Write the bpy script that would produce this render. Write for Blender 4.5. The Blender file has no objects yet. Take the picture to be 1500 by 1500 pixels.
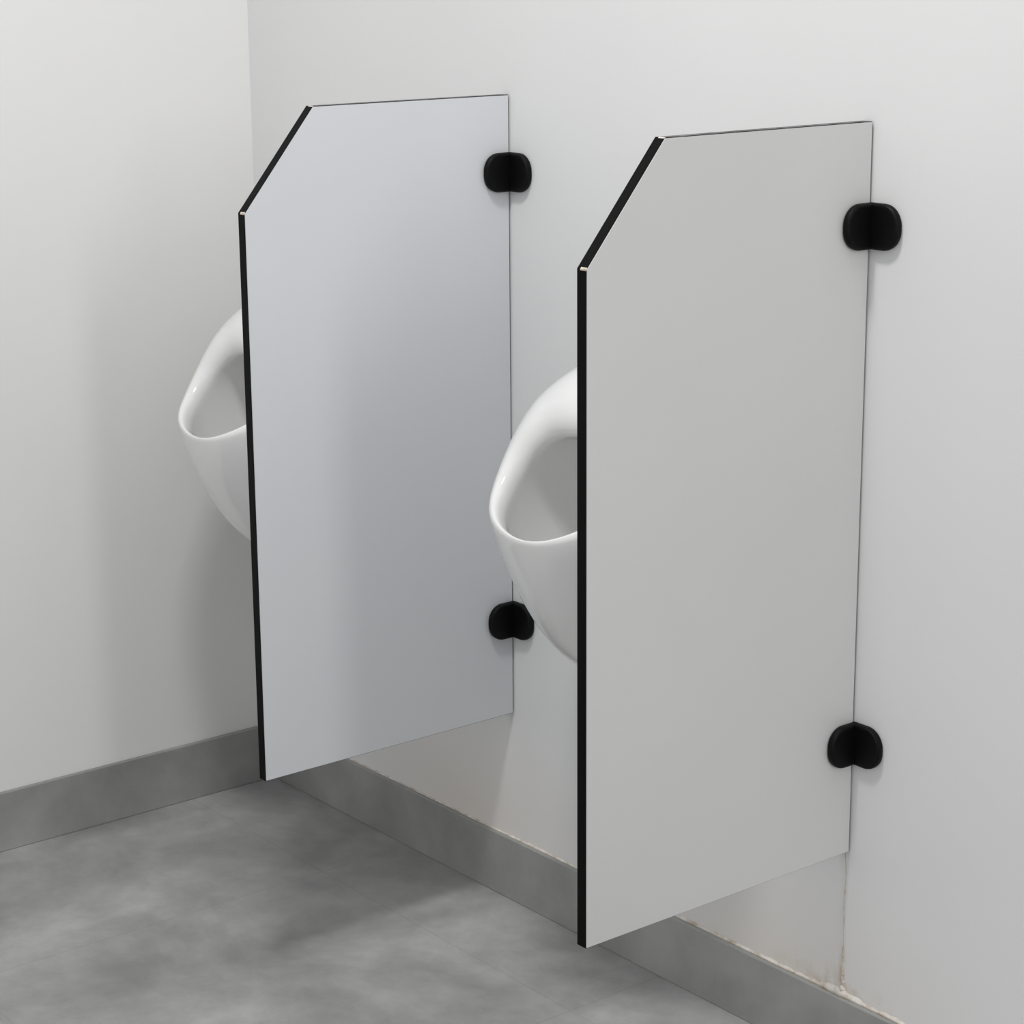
import bpy, bmesh, math, random
from mathutils import Vector, Matrix, noise
random.seed(4)
S=0.67; D=0.4335; H=0.90; CA=0.109; CB=0.130; Z0=0.297; TH=0.0165
C=bpy.context.scene.collection
# ---------------------------------------------------------------- materials
def mat(name,color,rough=.5,spec=.5,coat=0):
    m=bpy.data.materials.new(name); m.use_nodes=True
    b=m.node_tree.nodes['Principled BSDF']
    b.inputs['Base Color'].default_value=(*color,1); b.inputs['Roughness'].default_value=rough
    b.inputs['Specular IOR Level'].default_value=spec; b.inputs['Coat Weight'].default_value=coat
    b.inputs['Coat Roughness'].default_value=.08
    return m,m.node_tree,b
def tex_noise(nt,scale,detail=4,rough=.55,dist=0,mapscale=None):
    tc=nt.nodes.new('ShaderNodeTexCoord'); n=nt.nodes.new('ShaderNodeTexNoise')
    n.inputs['Scale'].default_value=scale; n.inputs['Detail'].default_value=detail
    n.inputs['Roughness'].default_value=rough; n.inputs['Distortion'].default_value=dist
    if mapscale:
        mp=nt.nodes.new('ShaderNodeMapping'); mp.inputs['Scale'].default_value=mapscale
        nt.links.new(tc.outputs['Object'],mp.inputs[0]); nt.links.new(mp.outputs[0],n.inputs['Vector'])
    else: nt.links.new(tc.outputs['Object'],n.inputs['Vector'])
    return n
def ramp(nt,src,stops):
    r=nt.nodes.new('ShaderNodeValToRGB'); e=r.color_ramp.elements
    while len(e)<len(stops): e.new(.5)
    for k,(p,c) in enumerate(stops): e[k].position=p; e[k].color=(*c,1)
    nt.links.new(src,r.inputs[0]); return r
def mix(nt,fac,a,b,mode='MIX'):
    m=nt.nodes.new('ShaderNodeMix'); m.data_type='RGBA'; m.blend_type=mode
    for v,i in ((fac,0),(a,6),(b,7)):
        if hasattr(v,'links'): nt.links.new(v,m.inputs[i])
        elif isinstance(v,tuple): m.inputs[i].default_value=(*v,1)
        else: m.inputs[i].default_value=v
    return m.outputs[2]
def bump(nt,b,src,strength,dist=.002):
    bp=nt.nodes.new('ShaderNodeBump'); bp.inputs['Strength'].default_value=strength; bp.inputs['Distance'].default_value=dist
    nt.links.new(src,bp.inputs['Height']); nt.links.new(bp.outputs[0],b.inputs['Normal'])
def wall_mat(name,c1,c2):
    m,nt,b=mat(name,c1,.6,.3)
    n=tex_noise(nt,1.6,3); r=ramp(nt,n.outputs[0],[(.3,c2),(.7,c1)])
    nt.links.new(r.outputs[0],b.inputs['Base Color'])
    n2=tex_noise(nt,45,3); bump(nt,b,n2.outputs[0],.06,.002)
    return m,nt,b,r
M_left,_,_,_=wall_mat('left_wall_paint',(.745,.742,.73),(.725,.722,.71))
M_back,nt,b,r=wall_mat('back_wall_paint',(.72,.722,.723),(.695,.697,.698))
tc=nt.nodes.new('ShaderNodeTexCoord'); sx=nt.nodes.new('ShaderNodeSeparateXYZ'); nt.links.new(tc.outputs['Object'],sx.inputs[0])
def mth(op,a,b_=None,clamp=False):
    n=nt.nodes.new('ShaderNodeMath'); n.operation=op; n.use_clamp=clamp
    for v,i in ((a,0),(b_,1)):
        if v is None: continue
        if hasattr(v,'links'): nt.links.new(v,n.inputs[i])
        else: n.inputs[i].default_value=v
    return n.outputs[0]
def blob(cx,cz,rx,rz):
    dx=mth('DIVIDE',mth('SUBTRACT',sx.outputs[0],cx),rx); dz=mth('DIVIDE',mth('SUBTRACT',sx.outputs[2],cz),rz)
    return mth('SUBTRACT',1.0,mth('POWER',mth('ADD',mth('MULTIPLY',dx,dx),mth('MULTIPLY',dz,dz)),.5),True)
nz=tex_noise(nt,30,6,.7)
rn=ramp(nt,nz.outputs[0],[(.45,(0,0,0)),(.66,(1,1,1))])
mask=mth('MULTIPLY',mth('ADD',blob(S-.03,.10,.12,.040),blob(S-.006,.12,.009,.06),True),rn.outputs[0],True)
warm=mix(nt,mth('MULTIPLY',blob(S-.14,.10,.40,.17),.42),r.outputs[0],(.60,.53,.45))  # warm shade left of the near panel painted in, with beige staining
warm=mix(nt,mth('MULTIPLY',blob(-.12,.12,.34,.17),.48),warm,(.60,.53,.45))  # warm bounced shade under the farther panel, painted into the wall colour
nt.links.new(mix(nt,mask,warm,(.50,.40,.30)),b.inputs['Base Color'])
M_floor,nt,b=mat('grey_cement_tile',(.3,.3,.3),.36,.5)
n1=tex_noise(nt,3.6,8,.60,.2); r1=ramp(nt,n1.outputs[0],[(.34,(.225,.229,.222)),(.5,(.312,.316,.310)),(.66,(.43,.433,.428))])
n2=tex_noise(nt,20,7,.7); r2=ramp(nt,n2.outputs[0],[(.25,(.86,.86,.86)),(.75,(1.11,1.11,1.11))])
fl=mix(nt,1.0,r1.outputs[0],r2.outputs[0],'MULTIPLY')
tc=nt.nodes.new('ShaderNodeTexCoord'); br=nt.nodes.new('ShaderNodeTexBrick')
mp=nt.nodes.new('ShaderNodeMapping'); mp.inputs['Location'].default_value=(.27,.17,0)
nt.links.new(tc.outputs['Object'],mp.inputs[0]); nt.links.new(mp.outputs[0],br.inputs['Vector'])
br.offset=0; br.inputs['Scale'].default_value=1; br.inputs['Brick Width'].default_value=.6; br.inputs['Row Height'].default_value=.6
br.inputs['Mortar Size'].default_value=.0012; br.inputs['Mortar Smooth'].default_value=.3
br.inputs['Color1'].default_value=(1,1,1,1); br.inputs['Color2'].default_value=(.97,.97,.97,1); br.inputs['Mortar'].default_value=(.86,.86,.86,1)
nt.links.new(mix(nt,1.0,fl,br.outputs['Color'],'MULTIPLY'),b.inputs['Base Color'])
bump(nt,b,n2.outputs[0],.05)
M_base,nt,b=mat('grey_skirting_tile',(.3,.3,.3),.36,.5)
n1=tex_noise(nt,5,7,.6,.2); r1=ramp(nt,n1.outputs[0],[(.32,(.215,.219,.21)),(.68,(.345,.348,.338))])
nt.links.new(r1.outputs[0],b.inputs['Base Color'])
def laminate(name,a,c):
    m,nt,b=mat(name,a,.30,.45)
    n1=tex_noise(nt,3,2); r1=ramp(nt,n1.outputs[0],[(.3,a),(.7,c)]); nt.links.new(r1.outputs[0],b.inputs['Base Color'])
    return m
M_lam=laminate('pale_grey_laminate',(.605,.603,.602),(.63,.628,.626))
M_lam_cool=laminate('pale_grey_laminate_cool_light',(.608,.622,.648),(.628,.642,.664))  # same laminate, with the farther panel's cooler light tinted into the colour
M_core,nt,b=mat('black_core',(.0015,.0015,.0015),.5,.08)
n1=tex_noise(nt,60,3); bump(nt,b,n1.outputs[0],.1)
M_coretop,nt,b=mat('grey_core_top',(.10,.10,.10),.6,.2)  # mottled grey for the top face of the core only
n1=tex_noise(nt,60,3); r1=ramp(nt,n1.outputs[0],[(.35,(.04,.04,.04)),(.65,(.16,.16,.16))]); nt.links.new(r1.outputs[0],b.inputs['Base Color'])
M_clamp,nt,b=mat('black_nylon',(.002,.002,.002),.5,.15)
n1=tex_noise(nt,160,3); bump(nt,b,n1.outputs[0],.2,.0006)
M_cer,nt,b=mat('white_glazed_ceramic',(.79,.79,.79),.09,.55,.5)
n1=tex_noise(nt,2,2); r1=ramp(nt,n1.outputs[0],[(.3,(.76,.76,.758)),(.7,(.79,.79,.787))]); nt.links.new(r1.outputs[0],b.inputs['Base Color'])
M_metal,nt,b=mat('drain_metal',(.55,.55,.55),.25); b.inputs['Metallic'].default_value=1
M_caulk,nt,b=mat('white_caulk',(.75,.74,.71),.7,.2)
n1=tex_noise(nt,40,5,.7); r1=ramp(nt,n1.outputs[0],[(.38,(.45,.37,.29)),(.5,(.62,.57,.51)),(.7,(.78,.77,.75))]); nt.links.new(r1.outputs[0],b.inputs['Base Color'])
# ---------------------------------------------------------------- helpers
def link(name,bm,m,parent=None,smooth=False):
    me=bpy.data.meshes.new(name); bmesh.ops.recalc_face_normals(bm,faces=bm.faces); bm.to_mesh(me); bm.free()
    me.materials.append(m); o=bpy.data.objects.new(name,me); C.objects.link(o)
    if smooth:
        for p in me.polygons: p.use_smooth=True
    if parent: o.parent=parent
    return o
def box(bm,a,b):
    r=bmesh.ops.create_cube(bm,size=1)
    for v in r['verts']:
        v.co=Vector([(a[i]+b[i])/2+v.co[i]*(b[i]-a[i]) for i in range(3)])
def struct(o): o['kind']='structure'; return o
def prism_x(bm,yz,x0,x1):
    a=[bm.verts.new((x0,y,z)) for y,z in yz]; c=[bm.verts.new((x1,y,z)) for y,z in yz]
    bm.faces.new(a); bm.faces.new(c[::-1]); n=len(yz)
    for i in range(n): bm.faces.new((a[i],a[(i+1)%n],c[(i+1)%n],c[i]))
def bevel(o,w,seg=2):
    m=o.modifiers.new('bevel','BEVEL'); m.width=w; m.segments=seg; m.limit_method='ANGLE'; m.angle_limit=math.radians(40)
    return o
# ---------------------------------------------------------------- setting
XL=-S
bm=bmesh.new(); box(bm,(XL-.12,-4.0,-.1),(4.6,.12,0)); struct(link('floor',bm,M_floor))
bm=bmesh.new(); box(bm,(XL-.12,0,0),(4.6,.12,2.8)); struct(link('wall_back',bm,M_back))
bm=bmesh.new(); box(bm,(XL-.12,-4.0,0),(XL,0,2.8)); struct(link('wall_left',bm,M_left))
BH=.098; BT=.009
bm=bmesh.new(); box(bm,(XL+BT,-BT,0),(4.6,0,BH)); struct(bevel(link('baseboard_back',bm,M_base),.0015))
bm=bmesh.new(); box(bm,(XL,-4.0,0),(XL+BT,0,BH)); struct(bevel(link('baseboard_left',bm,M_base),.0015))
def bead(name,t0,t1,N,pos,hf):
    bm=bmesh.new(); rings=[]
    for i in range(N+1):
        t=t0+(t1-t0)*i/N; h,d,off=hf(t); rings.append([bm.verts.new(p) for p in pos(t,h,d,off)])
    for a,c in zip(rings,rings[1:]):
        for k in range(5): bm.faces.new((a[k],a[(k+1)%5],c[(k+1)%5],c[k]))
    bm.faces.new(rings[0]); bm.faces.new(rings[-1][::-1])
    struct(link(name,bm,M_caulk,smooth=True))
def hf1(x):
    q=noise.noise(Vector((x*16,3,1)))*.6+noise.noise(Vector((x*60,7,2)))*.35
    near=math.exp(-((x-S)/.09)**2)+.4*math.exp(-((x-0.05)/.06)**2)
    fade=min(1,max(.25,(x+.15)/.5))
    return fade*max(.0010,.0032+.0036*q)+.008*near*max(0,.4+q), max(.0012,.003+.002*q+.003*near*max(0,q+.3)),0
bead('trim_1',-.60,2.2,900,lambda x,h,d,o:[(x,0,BH),(x,-d,BH),(x,-d*.75,BH+h*.5),(x,-.0004,BH+h),(x,0,BH+h)],hf1)
def hf2(z):
    q=noise.noise(Vector((z*60,5,9)))*.7+noise.noise(Vector((z*190,1,2)))*.5
    low=math.exp(-((z-BH)/.035)**2)
    return .0007+.0010*max(0,q+.2)+.009*low*max(0,.35+q), .0005+.0006*max(0,q)+.003*low, S-.006+.003*noise.noise(Vector((z*25,2,2)))
bead('trim_2',BH,Z0-.001,220,lambda z,h,d,o:[(o-h,0,z),(o-h,-.0003,z),(o,-d,z),(o+h,-.0003,z),(o+h,0,z)],hf2)
# ---------------------------------------------------------------- divider
G=.0025
OUT=[(-G,0),(-D,0),(-D,H-CB),(-D+CA,H),(-G,H)]
def inset(pts,d):
    n=len(pts); out=[]
    for i in range(n):
        p0,p1,p2=Vector(pts[i-1]),Vector(pts[i]),Vector(pts[(i+1)%n])
        e1=(p1-p0).normalized(); e2=(p2-p1).normalized()
        n1=Vector((-e1.y,e1.x)); n2=Vector((-e2.y,e2.x))
        k=(n1+n2).normalized(); k*=d/max(.2,k.dot(n1)); out.append(tuple(p1-k))
    return out
a=inset(OUT,.0008); INN=a if a[1][0]>-D else inset(OUT,-.0008)
def clamp_mesh():
    bm=bmesh.new(); L=.0490; hh=.0270; T=.010
    def outline(L,hh,r=.0243):
        pts=[(0,-hh),]
        for k in range(11):
            a=-math.pi/2+k/10*math.pi/2; pts.append((L-r+math.cos(a)*r,-hh+r+math.sin(a)*r))
        for k in range(11):
            a=k/10*math.pi/2; pts.append((L-r+math.cos(a)*r,hh-r+math.sin(a)*r))
        pts.append((0,hh)); return pts
    o=outline(L,hh)
    prism_x(bm,[(-u,v) for u,v in o],0,T)
    a=[bm.verts.new((u,0,v)) for u,v in o]; c=[bm.verts.new((u,-T,v)) for u,v in o]; n=len(o)
    bm.faces.new(a); bm.faces.new(c[::-1])
    for i in range(n): bm.faces.new((a[i],a[(i+1)%n],c[(i+1)%n],c[i]))
    return bm
def divider(x,zs,lam,label):
    root=bpy.data.objects.new('urinal_divider',None); C.objects.link(root)
    bm=bmesh.new(); prism_x(bm,OUT,-TH+.0010,-.0010); core=link('core_edge',bm,M_core,root); core['label']='black core showing as a band round the panel edge'
    core.data.materials.append(M_coretop)
    for p in core.data.polygons:
        if abs(p.normal.z)>.99 and p.center.z>H-.01: p.material_index=1
    for xa,xb in ((-.0010,0),(-TH,-TH+.0010)):
        bm=bmesh.new(); prism_x(bm,INN,xa,xb); link('laminate_face',bm,lam,root)
    for z in zs:
        c=link('wall_clamp',clamp_mesh(),M_clamp,root); c.location=(0,0,z); bevel(c,.0035,3)
        c['label']='black round-ended corner clamp'
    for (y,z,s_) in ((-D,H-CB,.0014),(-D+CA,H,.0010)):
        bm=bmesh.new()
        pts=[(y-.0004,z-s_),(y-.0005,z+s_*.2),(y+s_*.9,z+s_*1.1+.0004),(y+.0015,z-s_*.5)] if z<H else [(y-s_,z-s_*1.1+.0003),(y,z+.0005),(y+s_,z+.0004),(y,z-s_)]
        prism_x(bm,pts,-TH*.6,-.0006); link('edge_glint',bm,M_caulk,root)  # white slivers that paint the glints at the chamfer corners
    root.location=(x,0.0004,Z0); root['label']=label
    root['category']='divider panel'; root['group']='pale urinal divider panels with black edges'
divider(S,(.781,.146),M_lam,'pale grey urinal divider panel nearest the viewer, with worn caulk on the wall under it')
divider(0,(.795,.147),M_lam_cool,'pale grey urinal divider panel farther back, tinted bluish for cooler light, standing between the two urinals')
# ---------------------------------------------------------------- urinal
TAB=[(.170,0,0),(.183,.075,.142),(.20,.098,.188),(.24,.130,.235),(.285,.145,.267),(.33,.155,.290),(.39,.163,.307),(.43,.167,.311),(.47,.168,.304),(.50,.167,.287),(.53,.161,.254),(.56,.147,.203),(.59,.118,.143),(.612,.086,.09),(.628,0,0)]
def wd(z):
    if z<=TAB[0][0] or z>=TAB[-1][0]: return 0,0
    for i in range(len(TAB)-1):
        if TAB[i][0]<=z<=TAB[i+1][0]: break
    z0,z1=TAB[i][0],TAB[i+1][0]; t=(z-z0)/(z1-z0); out=[]
    for k in (1,2):
        v0,v1=TAB[i][k]**2,TAB[i+1][k]**2; sec=(v1-v0)/(z1-z0)
        sl=lambda j:(TAB[j+1][k]**2-TAB[j-1][k]**2)/(TAB[j+1][0]-TAB[j-1][0])
        m0=sl(i) if i>0 else sec; m1=sl(i+1) if i+2<len(TAB) else sec; h=z1-z0
        v=(2*t**3-3*t*t+1)*v0+(t**3-2*t*t+t)*h*m0+(-2*t**3+3*t*t)*v1+(t**3-t*t)*h*m1
        out.append(math.sqrt(max(v,1e-9)))
    return out
Q0=Vector((0,0,.42))
def onegg(p,k=1.0):
    d=(Vector(p)-Q0).normalized(); lo,hi=0,.6
    for _ in range(32):
        m=(lo+hi)/2; q=Q0+d*m; w_,d_=wd(q.z)
        t=min(1,max(0,(q.z-.30)/.12)); t=t*t*(3-2*t); P=2.1+.50*t
        if w_<=0 or abs(q.x/w_)**P+abs(q.y/d_)**P>1: hi=m
        else: lo=m
    return Q0+d*lo*k
rim=[(0,-.310,.394),(.060,-.300,.404),(.112,-.262,.432),(.136,-.222,.476),(.132,-.184,.515),(.104,-.150,.549),(.058,-.135,.567),(0,-.130,.573)]
back=[(0,0,.170),(.07,0,.184),(.115,0,.225),(.150,0,.33),(.168,0,.45),(.150,0,.552),(.09,0,.610),(0,0,.628)]
ict=[(0,-.255,.26),(.055,-.24,.27),(.10,-.20,.30),(.120,-.12,.33),(.120,-.05,.39),(.10,-.02,.46),(.05,-.015,.49),(0,-.012,.50)]
QB=Vector((0,-.13,.245))
def closed(h,K=6):
    full=[Vector(p) for p in h]+[Vector((-p[0],p[1],p[2])) for p in h[-2:0:-1]]
    n=len(full); out=[]
    for i in range(n):
        p0,p1,p2,p3=full[i-1],full[i],full[(i+1)%n],full[(i+2)%n]
        for k in range(K):
            t=k/K; out.append(.5*((2*p1)+(-p0+p2)*t+(2*p0-5*p1+4*p2-p3)*t*t+(-p0+3*p1-3*p2+p3)*t**3))
    return out
RIM=[onegg(p) for p in closed(rim)]
ICT=closed(ict)
BK=[]
for p in closed(back):
    p.y=0; q=onegg(p); q.y=0; BK.append(q)
n=len(RIM); cen=sum(RIM,Vector())/n
rings=[BK]
NS=14
for j in range(1,NS):
    s=j/NS; s=1-(1-s)**1.15
    rings.append([onegg(Q0+(BK[i]-Q0).normalized()*(1-s)+(RIM[i]-Q0).normalized()*s) for i in range(n)])
rings.append([onegg(RIM[i]) for i in range(n)])
WB=[.5-.5*math.cos(2*math.pi*i/n) for i in range(n)]
WB=[w**.75 for w in WB]
cen2=cen+Vector((0,-.058,-.032))           # opening sits low, toward the lip
def inn(k0,k1,d0,d1,eg=0):
    out=[]
    for i in range(n):
        w=WB[i]; p=RIM[i].lerp(cen2,k0+(k1-k0)*w)
        if eg: p=p.lerp(onegg(p),eg*w)
        out.append(p+Vector((0,.55,-.83))*(d0+(d1-d0)*w))
    return out
rings.append(inn(.025,.07,-.002,-.002,.40))
rings.append(inn(.05,.16,-.003,-.002,.48))
rings.append(inn(.075,.27,-.002,-.001,.48))
rings.append(inn(.10,.37,.002,.002,.40))
rings.append(inn(.12,.46,.008,.009,.26))
INR=inn(.135,.51,.018,.022,.1); rings.append(INR)
for s in [.04,.09,.16,.25,.35,.45,.55,.65,.75,.84,.92]:
    rings.append([INR[i]*(1-s)**2+ICT[i]*2*s*(1-s)+QB*s*s for i in range(n)])
bm=bmesh.new(); V=[[bm.verts.new(p) for p in r] for r in rings]
for a,c in zip(V,V[1:]):
    for i in range(n): bm.faces.new((a[i],a[(i+1)%n],c[(i+1)%n],c[i]))
bm.faces.new(V[0][::-1])
q=bm.verts.new(QB)
for i in range(n): bm.faces.new((V[-1][i],V[-1][(i+1)%n],q))
def urinal_root(x,label):
    u=bpy.data.objects.new('urinal',None); C.objects.link(u); u.location=(x,0.0005,Z0)
    u['label']=label; u['category']='urinal'; u['group']='white wall-hung urinals'; return u
u1=urinal_root(.397,'white wall-hung ceramic urinal between the two divider panels')
body=link('bowl',bm,M_cer,u1,True); ss=body.modifiers.new('s','SUBSURF'); ss.levels=1; ss.render_levels=2
bm=bmesh.new(); bmesh.ops.create_cone(bm,cap_ends=True,segments=32,radius1=.022,radius2=.019,depth=.006)
for k in range(6):
    a=k*math.pi/3; rr=bmesh.ops.create_cone(bm,cap_ends=True,segments=12,radius1=.003,radius2=.003,depth=.003)
    for v in rr['verts']: v.co+=Vector((math.cos(a)*.012,math.sin(a)*.012,.004))
dr=link('drain_cover',bm,M_metal,u1); dr.location=(0,-.13,.252)
u2=urinal_root(-.364,'white wall-hung ceramic urinal beside the left wall, behind the farther divider panel')
for ch in list(u1.children):
    c=ch.copy(); C.objects.link(c); c.parent=u2
# ---------------------------------------------------------------- light
def area(name,loc,target,sx_,sy_,e,col=(1,1,1)):
    l=bpy.data.lights.new(name,'AREA'); l.shape='RECTANGLE'; l.size=sx_; l.size_y=sy_; l.energy=e; l.color=col
    o=bpy.data.objects.new(name,l); C.objects.link(o); o.location=loc
    o.rotation_euler=(Vector(target)-Vector(loc)).to_track_quat('-Z','Y').to_euler(); return o
area('window_light',(4.4,-1.20,2.2),(0,-.40,.6),.35,1.5,28,(1,.985,.96))
area('ceiling_light',(.72,-.95,2.95),(.6,-.8,0),.32,.32,30,(1,.99,.97))
w=bpy.data.worlds.new('world'); bpy.context.scene.world=w; w.use_nodes=True
w.node_tree.nodes['Background'].inputs[0].default_value=(.98,.987,1,1); w.node_tree.nodes['Background'].inputs[1].default_value=.77
bpy.context.scene.view_settings.view_transform='Standard'
# ---------------------------------------------------------------- camera
yaw,pitch,roll=2.4691,-.25116,-.00794
f=Vector((math.cos(pitch)*math.cos(yaw),math.cos(pitch)*math.sin(yaw),math.sin(pitch)))
r=Vector((math.sin(yaw),-math.cos(yaw),0)); u=r.cross(f); c,s=math.cos(roll),math.sin(roll)
r,u=r*c+u*s,u*c-r*s
cd=bpy.data.cameras.new('camera'); cam=bpy.data.objects.new('camera',cd); C.objects.link(cam)
cd.sensor_width=36; cd.lens=3221.61/1500*36
M=Matrix((r,u,-f)).transposed().to_4x4(); M.translation=Vector((2.40623,-1.91776,1.09583+Z0)); cam.matrix_world=M
bpy.context.scene.camera=cam
